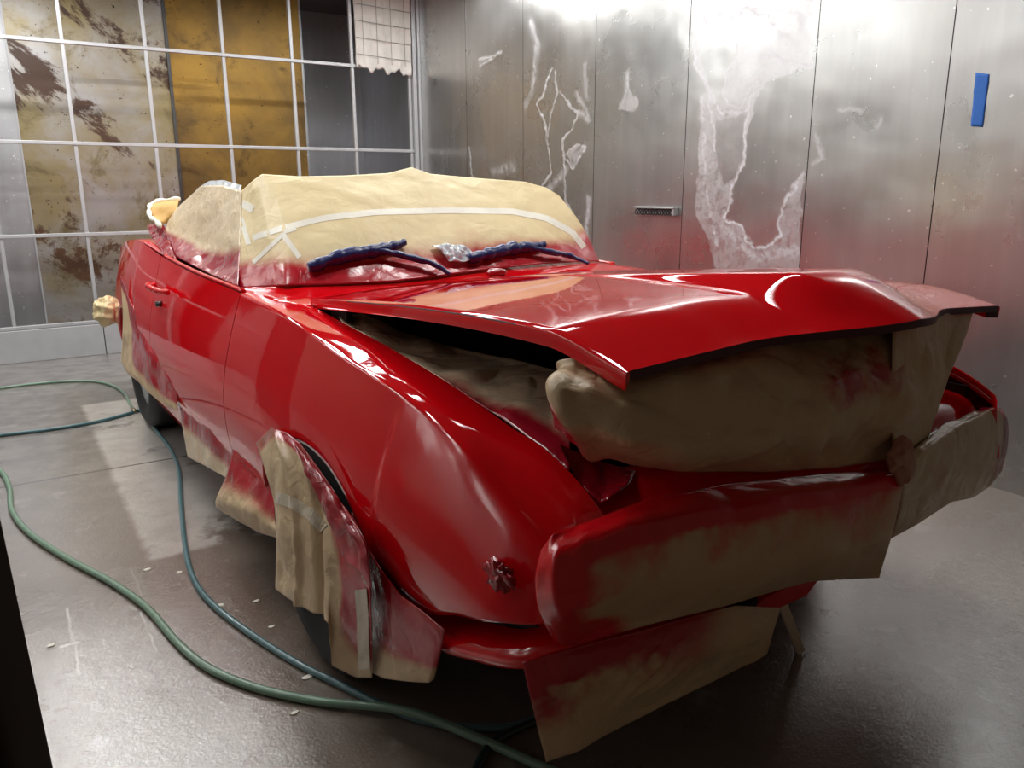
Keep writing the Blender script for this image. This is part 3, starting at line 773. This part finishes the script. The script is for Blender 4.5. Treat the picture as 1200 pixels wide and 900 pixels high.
# side window
rows = [P_([(236, 218, 1, -.64), (262, 217, 1, -.62), (283, 224, 1, -.61)]), P_([(205, 247, 1, -.70), (240, 250, 1, -.68), (283, 262, 1, -.665)]),
        P_([(194, 264, 1, -.74), (235, 285, 1, -.72), (281, 300, 1, -.72)]), P_([(204, 300, 1, -.80), (240, 318, 1, -.79), (279, 336, 1, -.782)])]
o = sheet('side_window_paper', rows, M['paper_film'], 60, 50, amp=.012, fs=5, seed=7, spray=lambda u, v, p: sm(v, .42, .8)*1.3+.15*(1-u)*sm(v, .3, .6))
tag(o, 'tan masking paper over the side window, its lower half oversprayed red', 'masking paper')
rows = [P_([(231, 221, 1, -.58), (245, 212, 1, -.56), (262, 211, 1, -.56), (283, 217, 1, -.57)]), P_([(228, 226, 1, -.64), (248, 224, 1, -.60), (265, 223, 1, -.60), (281, 226, 1, -.60)])]
o = sheet('clear_film', rows, M['film'], 30, 12, amp=.012, fs=14, seed=2)
tag(o, 'bluish clear plastic film poking out above the side window paper', 'film')
# cabin cover behind the windshield header
rows = [[p+np.array([-.02, 0, -.012]) for p in top], [(-1.7, -.60, 1.20), (-1.6, 0, 1.235), (-1.6, .60, 1.20)], [(-2.15, -.62, 1.08), (-2.15, 0, 1.13), (-2.15, .62, 1.08)], [(-2.45, -.62, 1.035), (-2.45, 0, 1.045), (-2.45, .62, 1.035)]]
o = sheet('cabin_cover_paper', rows, M['paper_pale'], 60, 40, amp=.008, fs=4, seed=11)
tag(o, 'cream masking paper over the open cabin behind the windshield', 'masking paper')
# folded top: ochre roll with cream edge
rl = empty('folded_top', tuple(to_world(np.array([-2.28, -.45, 1.02])))); tag(rl, 'ochre and cream folded convertible top bundle behind the side window', 'folded top')
rows = [P_([(209, 234, 1, -.60), (190, 236, 1, -.66), (178, 238, 1, -.70)]), P_([(209, 237, 1, -.66), (190, 240, 1, -.72), (176, 244, 1, -.76)]), P_([(206, 250, 1, -.70), (190, 253, 1, -.74), (176, 254, 1, -.78)]), P_([(203, 262, 1, -.70), (192, 262, 1, -.75), (178, 259, 1, -.79)])]
o = sheet('top_fabric', rows, M['ochre'], 26, 24, amp=.006, fs=8, th=.004); o.parent = rl; o.location = o.location-rl.location
for q in ([(210, 233, 1, -.62), (190, 235, 1, -.68), (179, 238, 1, -.73), (175, 244, 1, -.77), (176, 254, 1, -.79), (184, 260, 1, -.79), (188, 266, 1, -.79)],):
    mb = MB().tube(to_world(cr(P_(q), 40)), [.010+.004*math.sin(i*.9) for i in range(40)], 8)
    o = chl(mb, 'edge_roll', M['tape'], rl, smooth=True)
# wrinkled red film over the rear quarter top
rows = [P_([(172, 264, 1, -.74), (184, 262, 1, -.74), (192, 263, 1, -.74)]), P_([(176, 275, 1, -.78), (188, 276, 1, -.77), (198, 280, 1, -.77)]), P_([(186, 290, 1, -.81), (196, 292, 1, -.80), (203, 296, 1, -.80)]), P_([(195, 300, 1, -.83), (201, 303, 1, -.82), (208, 306, 1, -.82)])]
o = sheet('quarter_top_film', rows, M['red_film'], 30, 40, amp=.022, fs=11, seed=5, spray=lambda u, v, p: .75)
tag(o, 'wrinkled red-sprayed film bunched on the rear quarter beside the folded top', 'film')

# under-hood paper along the fender gutter
rows = [P_([(395, 368, 1, -.66), (425, 366, 1, -.60), (470, 388, 1, -.50), (520, 404, 1, -.44), (567, 414, 1, -.42), (600, 420, 1, -.42), (660, 436, 1, -.44)]),
        P_([(400, 375, 1, -.685), (440, 388, 1, -.62), (480, 405, 1, -.58), (530, 425, 1, -.55), (580, 435, 1, -.54), (620, 450, 1, -.55), (668, 480, 1, -.56)]),
        P_([(402, 378, 1, -.70), (440, 398, 1, -.69), (490, 426, 1, -.69), (540, 458, 1, -.69), (590, 492, 1, -.69), (640, 528, 1, -.69), (668, 552, 1, -.69)])]
rows = [[p+np.array([0, 0, .0]) for p in r] for r in rows]
o = sheet('gutter_paper', rows, M['paper_film'], 130, 50, amp=.026, fs=5, seed=9, spray=lambda u, v, p: sm(v, .62, 1)*sm(u, .25, .8)*1.1+.35*sm(u, .7, 1))
tag(o, 'creased olive tan masking paper tucked between the fender and raised hood', 'masking paper')

# big bundle hanging under the hood front
topr = [(655, 442, 0, .80), (672, 418, 0, .86), (690, 416, 0, .88), (735, 432, 0, .88), (800, 424, 0, .90), (900, 405, 0, .93), (1000, 392, 0, .96), (1065, 379, 0, .97), (1141, 368, 0, .93)]
m1 = [(647, 462, 0, .80), (660, 455, 0, .86), (690, 456, 0, .90), (740, 462, 0, .93), (800, 460, 0, .95), (900, 450, 0, .98), (1000, 438, 0, 1.0), (1060, 428, 0, .99), (1127, 402, 0, .93)]
m2 = [(644, 483, 0, .78), (655, 492, 0, .83), (690, 505, 0, .88), (740, 515, 0, .92), (800, 520, 0, .94), (900, 515, 0, .97), (1000, 500, 0, .98), (1055, 485, 0, .97), (1107, 455, 0, .92)]
bt = [(650, 500, 0, .76), (670, 518, 0, .80), (700, 530, 0, .82), (740, 545, 0, .85), (800, 553, 0, .88), (900, 553, 0, .91), (980, 548, 0, .93), (1048, 538, 0, .93), (1086, 513, 0, .90)]
def bag_spray(u, v, p):
    k = 1.0*sm(u, .42, .52)*sm(u, .74, .70)*sm(v, .05, .2)*sm(v, .72, .5)*(.6+.9*fbm(p, 6, 2))
    k += .9*sm(v, .12, .02)*sm(u, .2, .3)*sm(u, .85, .7)
    k += .8*sm(u, .10, .02)*sm(v, .45, .6)+.45*sm(u, .22, .05)*sm(v, .55, .8)
    return k
def bag_folds(u, v):
    return .010*math.sin(9*u+7*v+2)*math.sin(math.pi*v)*sm(u, .7, .5)-.02*math.exp(-((u-.03-.05*v)/.02)**2)
topr = [(x, y-(7 if x > 700 else 0), a, v-.10) for x, y, a, v in topr]; m1 = [(x, y, a, v-.05) for x, y, a, v in m1]
o = sheet('hood_paper', [P_(topr), P_(m1), P_(m2), P_(bt)], M['paper'], 170, 70, amp=.036, fs=4.6, seed=13, spray=bag_spray, lineu=True, folds=bag_folds)
tag(o, 'large crumpled brown paper bundle hanging under the raised hood front', 'masking paper')
# flat sheet at its right end with a fold
rows = [P_([(1046, 388, 0, .93), (1082, 366, 0, .91), (1134, 368, 0, .85)]), P_([(1045, 470, 0, .96), (1080, 450, 0, .95), (1112, 440, 0, .89)]), P_([(1047, 540, 0, .97), (1066, 527, 0, .96), (1088, 512, 0, .93)])]
o = sheet('hood_side_paper', rows, M['paper'], 24, 40, amp=.003, seed=1, spray=lambda u, v, p: .5*sm(v, .12, .0))
tag(o, 'smooth flat brown paper flap at the far end of the hood bundle', 'masking paper')
# red film patch on the header below the bundle
rows = [P_([(655, 520, 0, .72), (700, 540, 0, .74), (745, 552, 0, .76)]), P_([(675, 560, 0, .76), (710, 572, 0, .79), (735, 570, 0, .82)]), P_([(690, 580, 0, .80), (705, 592, 0, .83), (712, 586, 0, .85)])]
o = sheet('header_film', rows, M['red_film'], 24, 24, amp=.010, fs=9, seed=6, spray=lambda u, v, p: 1.)
tag(o, 'shiny dark red film triangle tucked beneath the bundle at the fender tip', 'film')

# nose paper, near side
r0 = [(634, 645, 0, .875), (648, 626, 0, .885), (675, 617, 0, .88), (707, 605, 0, .88), (760, 585, 0, .89), (850, 568, 0, .90), (950, 557, 0, .915), (1052, 545, 0, .92)]
r1 = [(628, 675, 0, .885), (650, 655, 0, .92), (680, 637, 0, .93), (733, 619, 0, .945), (800, 609, 0, .96), (880, 598, 0, .97), (960, 586, 0, .98), (1058, 562, 0, .985)]
r2 = [(632, 715, 0, .885), (652, 705, 0, .93), (685, 700, 0, .95), (740, 690, 0, .965), (800, 680, 0, .98), (880, 665, 0, .99), (960, 645, 0, .995), (1046, 620, 0, .99)]
r3 = [(648, 748, 0, .88), (660, 757, 0, .89), (690, 753, 0, .90), (740, 738, 0, .915), (800, 722, 0, .93), (862, 706, 0, .94), (950, 680, 0, .95), (1030, 677, 0, .955)]
def nose_spray(u, v, p):
    k = 1.3*sm(v, .38, .26)+1.1*sm(u, .16, .05)+.95*sm(v, .55+.35*fbm(p, 4, 3), .2)
    k += .8*sm(u, .24, .12)*sm(v, .7, .9)
    return k
o = sheet('nose_paper', [P_(r0), P_(r1), P_(r2), P_(r3)], M['paper_nose'], 150, 60, amp=.018, fs=4.2, seed=17, spray=nose_spray, lineu=True)
tag(o, 'brown masking paper across the near half of the nose, its top edge red', 'masking paper')
# nose paper, far side: a bag round the far end
rows = [P_([(1050, 540, 0, .92), (1075, 524, 0, .90), (1090, 505, 0, .87), (1130, 488, 0, .84), (1152, 480, 0, .80), (1172, 478, 0, .73)]),
        P_([(1060, 550, 0, .985), (1080, 530, 0, .98), (1100, 515, 0, .96), (1140, 492, 0, .93), (1165, 480, 0, .88), (1180, 490, 0, .77)]),
        P_([(1055, 590, 0, .985), (1085, 570, 0, .985), (1110, 560, 0, .97), (1145, 540, 0, .94), (1168, 525, 0, .90), (1181, 520, 0, .79)]),
        P_([(1044, 631, 0, .955), (1075, 614, 0, .96), (1115, 588, 0, .955), (1140, 583, 0, .93), (1160, 570, 0, .89), (1174, 552, 0, .80)])]
o = sheet('nose_end_bag', rows, M['paper_film'], 80, 60, amp=.010, fs=7, seed=19, spray=lambda u, v, p: .22+.9*sm(v, .38, .1)*sm(u, .3, .6)+.5*sm(u, .7, .95)+.3*fbm(p, 5), folds=lambda u, v: .008*math.sin(40*(v+.25*u))*sm(v, .42, .1)*sm(u, .75, .4))
tag(o, 'rounded brown paper bag wrapped over the far end of the nose', 'masking paper')
lump('paper_knot', at(1057, 540, 0, .99), (.022, .032, .042), M['paper_film'], None, 8, amp=.8, fs=22, spray=.6, n=(30, 24), world=True)
tag(bpy.data.objects['paper_knot'], 'twisted reddish paper knot where the two nose papers meet', 'paper knot')
# hanging paper under the nose
rows = [P_([(612, 776, 0, .84), (655, 764, 0, .87), (700, 752, 0, .885), (780, 731, 0, .90), (862, 710, 0, .91), (914, 712, 0, .90)]),
        P_([(622, 820, 0, .86), (660, 812, 0, .89), (720, 795, 0, .90), (800, 775, 0, .91), (870, 748, 0, .92), (907, 738, 0, .91)]),
        P_([(640, 893, 0, .85), (680, 876, 0, .86), (740, 846, 0, .87), (810, 811, 0, .88), (870, 781, 0, .89), (898, 767, 0, .90)])]
o = sheet('skirt_paper', rows, M['paper'], 90, 50, amp=.022, fs=5, seed=23, spray=lambda u, v, p: .95*sm(v, .75+.5*fbm(p, 4, 9), .1)*sm(u, .8, .45)+.4*sm(u, .25, .05)*sm(v, .8, .5)+.2, folds=lambda u, v: .01*math.sin(60*u+30*v)*math.exp(-((u-.42)/.1)**2)*math.exp(-((v-.45)/.2)**2))
tag(o, 'brown paper skirt hanging to near the floor below the front nose', 'masking paper')

# front wheel curtain (near strip, taped) and its dark red neighbour
rows = [P_([(300, 519, 1, -.93), (318, 501, 1, -.93), (336, 507, 1, -.93), (352, 520, 1, -.93), (372, 547, 1, -.93), (390, 573, 1, -.93), (404, 598, 1, -.93)]),
        P_([(311, 552, 1, -.955), (322, 545, 1, -.96), (338, 545, 1, -.955), (358, 560, 1, -.95), (382, 590, 1, -.93), (405, 612, 1, -.94), (428, 634, 1, -.94)]),
        P_([(323, 600, 1, -.96), (335, 605, 1, -.97), (352, 620, 1, -.965), (378, 640, 1, -.96), (400, 650, 1, -.95), (415, 655, 1, -.95), (434, 680, 1, -.95)]),
        P_([(323, 690, 1, -.95), (336, 700, 1, -.965), (357, 712, 1, -.97), (385, 730, 1, -.975), (389, 780, 1, -.965), (418, 794, 1, -.93), (436, 794, 1, -.92)])]
o = sheet('wheel_curtain_paper', rows, M['paper'], 80, 80, amp=.014, fs=5.5, seed=29, lineu=True,
          spray=lambda u, v, p: 1.3*sm(u, .30+.55*v, .55+.5*v)*sm(v, 1.0, .78)+.75*sm(v, .18, .05), folds=lambda u, v: .02*math.exp(-((u-.55)/.03)**2)*sm(v, .2, .5)-.015*math.exp(-((u-.35)/.03)**2))
tag(o, 'kraft paper curtain taped over the front wheel, rolled bottom edge near floor', 'masking paper')
wc = o
def strip_on(o, px, wid, name, mat, n=24, lift=.003):
    vv = [Vector(o.location)+v.co for v in o.data.vertices]; bv = BVHTree.FromPolygons(vv, [p.vertices[:] for p in o.data.polygons])
    c = lin([(x, y, 0) for x, y in px], n)[:, :2]; V = []
    last = None
    for i in range(n):
        t = c[min(i+1, n-1)]-c[max(i-1, 0)]; t /= np.linalg.norm(t); s = np.array([-t[1], t[0]])*wid/2
        for k in (-1, 0, 1):
            x, y = c[i]+s*k
            d = Vector(F_+R_*(x-600)/FPX-U_*(y-450)/FPX).normalized(); h = bv.ray_cast(Vector(CAM), d)
            if h[0] is None: V.append(last if last is not None else np.array(CAM)+np.array(d)*2); continue
            nn = h[1] if h[1].dot(d) < 0 else -h[1]; last = np.array(h[0]+nn*lift); V.append(last)
    q = link(name, V, gfaces(n, 3), mat, smooth=False); md = q.modifiers.new('t', 'SOLIDIFY'); md.thickness = .0006
    q.parent = o; q.location = q.location-o.location; return q
strip_on(wc, [(325, 582), (345, 590), (365, 603), (380, 620)], 13, 'tape_strip', M['tape_edge'])
strip_on(wc, [(424, 690), (426, 720), (427, 760), (428, 784)], 14, 'tape_strip', M['tape_edge'])
rows = [P_([(412, 600, 1, -.915), (430, 640, 1, -.915), (447, 668, 1, -.915), (470, 698, 1, -.90), (495, 716, 1, -.89), (521, 738, 1, -.88)]),
        P_([(420, 660, 1, -.90), (440, 690, 1, -.91), (460, 715, 1, -.91), (480, 738, 1, -.90), (500, 745, 1, -.89), (520, 750, 1, -.88)]),
        P_([(432, 786, 1, -.91), (450, 795, 1, -.91), (465, 797, 1, -.91), (485, 799, 1, -.90), (503, 800, 1, -.89), (509, 795, 1, -.88)])]
o = sheet('arch_paper', rows, M['paper'], 60, 60, amp=.004, fs=6, seed=31, spray=lambda u, v, p: 1.5*sm(v, .86, .5)+.2)
tag(o, 'dark red sprayed paper behind the front wheel arch with tan bottom edge', 'masking paper')
# loose crimson fold hanging inside the arch
rows = [P_([(345, 520, 1, -.955), (370, 548, 1, -.945), (398, 590, 1, -.94)]), P_([(380, 600, 1, -.965), (405, 615, 1, -.96), (428, 640, 1, -.95)]), P_([(408, 660, 1, -.968), (422, 670, 1, -.962), (436, 690, 1, -.955)])]
o = sheet('arch_film', rows, M['red_film'], 30, 50, amp=.014, fs=9, seed=37, spray=lambda u, v, p: .8*sm(v, 1.0, .7))
tag(o, 'crimson wrinkled film draped down the front wheel arch over the kraft curtain', 'film')

# rocker skirts
sill = [(207, 443, 1, -.885), (222, 462, 1, -.885), (240, 482, 1, -.885), (260, 506, 1, -.885), (278, 526, 1, -.885)]
rows = [P_(sill), P_([(212, 485, 1, -.905), (225, 500, 1, -.905), (242, 515, 1, -.905), (262, 535, 1, -.90), (276, 550, 1, -.90)]),
        P_([(220, 535, 1, -.90), (235, 543, 1, -.91), (248, 550, 1, -.91), (262, 558, 1, -.905), (275, 566, 1, -.90)])]
o = sheet('sill_paper', rows, M['paper_film'], 50, 40, amp=.012, fs=5, seed=41, spray=lambda u, v, p: 1.2*sm(v, .95-.25*(1-u), .35)+.1)
tag(o, 'red-sprayed paper skirt along the sill just ahead of the rear wheel', 'masking paper')
rows = [P_([(274, 522, 1, -.895), (290, 541, 1, -.895), (306, 558, 1, -.895), (322, 574, 1, -.895), (334, 590, 1, -.895)]),
        P_([(266, 555, 1, -.93), (280, 560, 1, -.925), (297, 580, 1, -.92), (316, 600, 1, -.915), (334, 620, 1, -.91)]),
        P_([(254, 583, 1, -.95), (268, 590, 1, -.96), (285, 598, 1, -.95), (306, 610, 1, -.93), (330, 622, 1, -.92)]),
        P_([(253, 594, 1, -.93), (264, 602, 1, -.935), (282, 612, 1, -.93), (304, 624, 1, -.92), (330, 632, 1, -.91)])]
o = sheet('sill_paper', rows, M['paper'], 50, 50, amp=.018, fs=7, seed=43, spray=lambda u, v, p: 1.0*sm(v, .6, .15)+.35*sm(u, .5, 1)*sm(v, .8, .4))
tag(o, 'crumpled tan paper skirt along the sill just behind the front wheel curtain', 'masking paper')
# rear wheel curtain
rows = [P_([(141, 322, 1, -.90), (150, 346, 1, -.91), (160, 368, 1, -.91), (178, 398, 1, -.905), (192, 420, 1, -.90), (207, 441, 1, -.895)]),
        P_([(144, 375, 1, -.93), (155, 395, 1, -.935), (168, 410, 1, -.935), (182, 425, 1, -.93), (195, 440, 1, -.92), (208, 455, 1, -.91)]),
        P_([(142, 424, 1, -.94), (150, 438, 1, -.95), (162, 447, 1, -.95), (172, 458, 1, -.945), (190, 473, 1, -.93), (208, 482, 1, -.92)])]
o = sheet('rear_wheel_curtain', rows, M['paper'], 60, 50, amp=.014, fs=5, seed=47, spray=lambda u, v, p: 1.3*max(1.2*sm(u, .02+.25*v, .15+.35*v)*sm(v, .98, .6), sm(v, .22, .02)))
tag(o, 'tan and red paper curtain hanging over the rear wheel', 'masking paper')
lump('bumper_end_paper', (-3.72, -.86, .53), (.09, .07, .085), M['paper_pale'], None, 3, amp=.45, fs=15, spray=lambda p: .15, n=(60, 44), world=True)
tag(bpy.data.objects['bumper_end_paper'], 'cream paper wad wrapped round the rear bumper end by the grid', 'masking paper')

# wooden stick propped under the nose
a0, a1 = to_world(at(938, 763, 2, .004)), to_world(at(917, 709, 0, .80))
d = a1-a0; L = np.linalg.norm(d); t = d/L; sx = np.cross(t, F_); sx /= np.linalg.norm(sx); sy = np.cross(t, sx)
V = []
for k in (0, 1):
    for i, j in ((-1, -1), (1, -1), (1, 1), (-1, 1)): V.append(a0+d*k+sx*.012*i+sy*.006*j)
o = link('wooden_stick', V, [(0, 1, 2, 3), (7, 6, 5, 4), (0, 4, 5, 1), (1, 5, 6, 2), (2, 6, 7, 3), (3, 7, 4, 0)], M['wood'], None, False)
bv = o.modifiers.new('b', 'BEVEL'); bv.width = .002; bv.segments = 2
tag(o, 'pale flat wooden stick propping the nose up from the floor', 'stick')

# ------------------------------------------------------------------ hoses on the floor
def hose(px, r, mat, label, name='air_hose', fit=None, zs=None, group=None):
    P = [wat(x, y, 2, r) for x, y in px]
    c = cr(P, len(px)*14)
    if zs:
        for i in range(len(c)): c[i][2] = r+zs(i/(len(c)-1))
    if not fit:
        mb = MB().tube(c, r, 12); o = mb.build(name, mat, None, True); return tag(o, label, 'hose', group)
    root = empty(name, tuple(c[0])); tag(root, label, 'hose', group)
    mb = MB().tube(c, r, 12); chl(mb, 'hose_line', mat, root, smooth=True)
    e = c[-1]; tt = c[-1]-c[-3]; tt /= np.linalg.norm(tt)
    mb = MB().tube([e-tt*.02, e, e+tt*.002, e+tt*.035, e+tt*.04, e+tt*.07], [r*1.2, r*1.2, r*1.6, r*1.6, r*1.9, r*1.9], 12); chl(mb, 'fitting', M['brass'], root, smooth=True)
    return root
hose([(-40, 463), (0, 455), (60, 448), (110, 447), (140, 456), (156, 480)], .008, M['hose_green'], 'thin green hose ending in a fitting by the rear tyre', fit=1)
hose([(-60, 517), (0, 510), (60, 503), (115, 494), (150, 485), (163, 481), (170, 487), (186, 508), (200, 527), (209, 548), (212, 590), (217, 640), (226, 676), (245, 704), (290, 740), (350, 778), (400, 803), (440, 823), (490, 843), (540, 852), (590, 853), (622, 845), (650, 830)], .0095, M['hose_teal'], 'teal air hose running from the rear tyre forward past the front wheel', 'air_hose')
hose([(-30, 540), (0, 552), (11, 572), (14, 598), (35, 625), (80, 655), (130, 682), (172, 712), (210, 755), (245, 783), (300, 806), (370, 822), (430, 831), (480, 842), (540, 862), (590, 880), (650, 905), (720, 930)], .011, M['hose_green'], 'thick pale green air hose curving across the foreground floor', 'air_hose', zs=lambda t: .019*math.exp(-((t-.86)/.05)**2))
hose([(548, 930), (560, 897), (575, 873), (600, 857), (632, 844), (670, 838)], .0105, M['hose_dark'], 'short dark green hose crossing under the pale hose beside the nose skirt', 'air_hose', zs=lambda t: .0 )
# paint chips on the floor
random.seed(4)

for k, (x, y) in enumerate([(210, 671), (360, 794), (172, 668), (300, 705), (345, 836), (257, 710), (60, 757), (318, 735)]):
    c = wat(x, y, 2, 0); r = .006+.004*random.random(); V = []
    n = 7
    for zz in (.0005, .003):
        for i in range(n): a = 2*math.pi*i/n; q = r*(.7+.6*random.random()); V.append((c[0]+q*math.cos(a)*1.5, c[1]+q*math.sin(a), zz))
    o = link('paint_flake', V, [tuple(range(n))[::-1], tuple(range(n, 2*n))]+[(i, (i+1) % n, (i+1) % n+n, i+n) for i in range(n)], M['tape'], None, False)
    tag(o, 'tiny pale paint flake on the grey floor left of the car', 'paint flake', 'paint flakes on the floor')
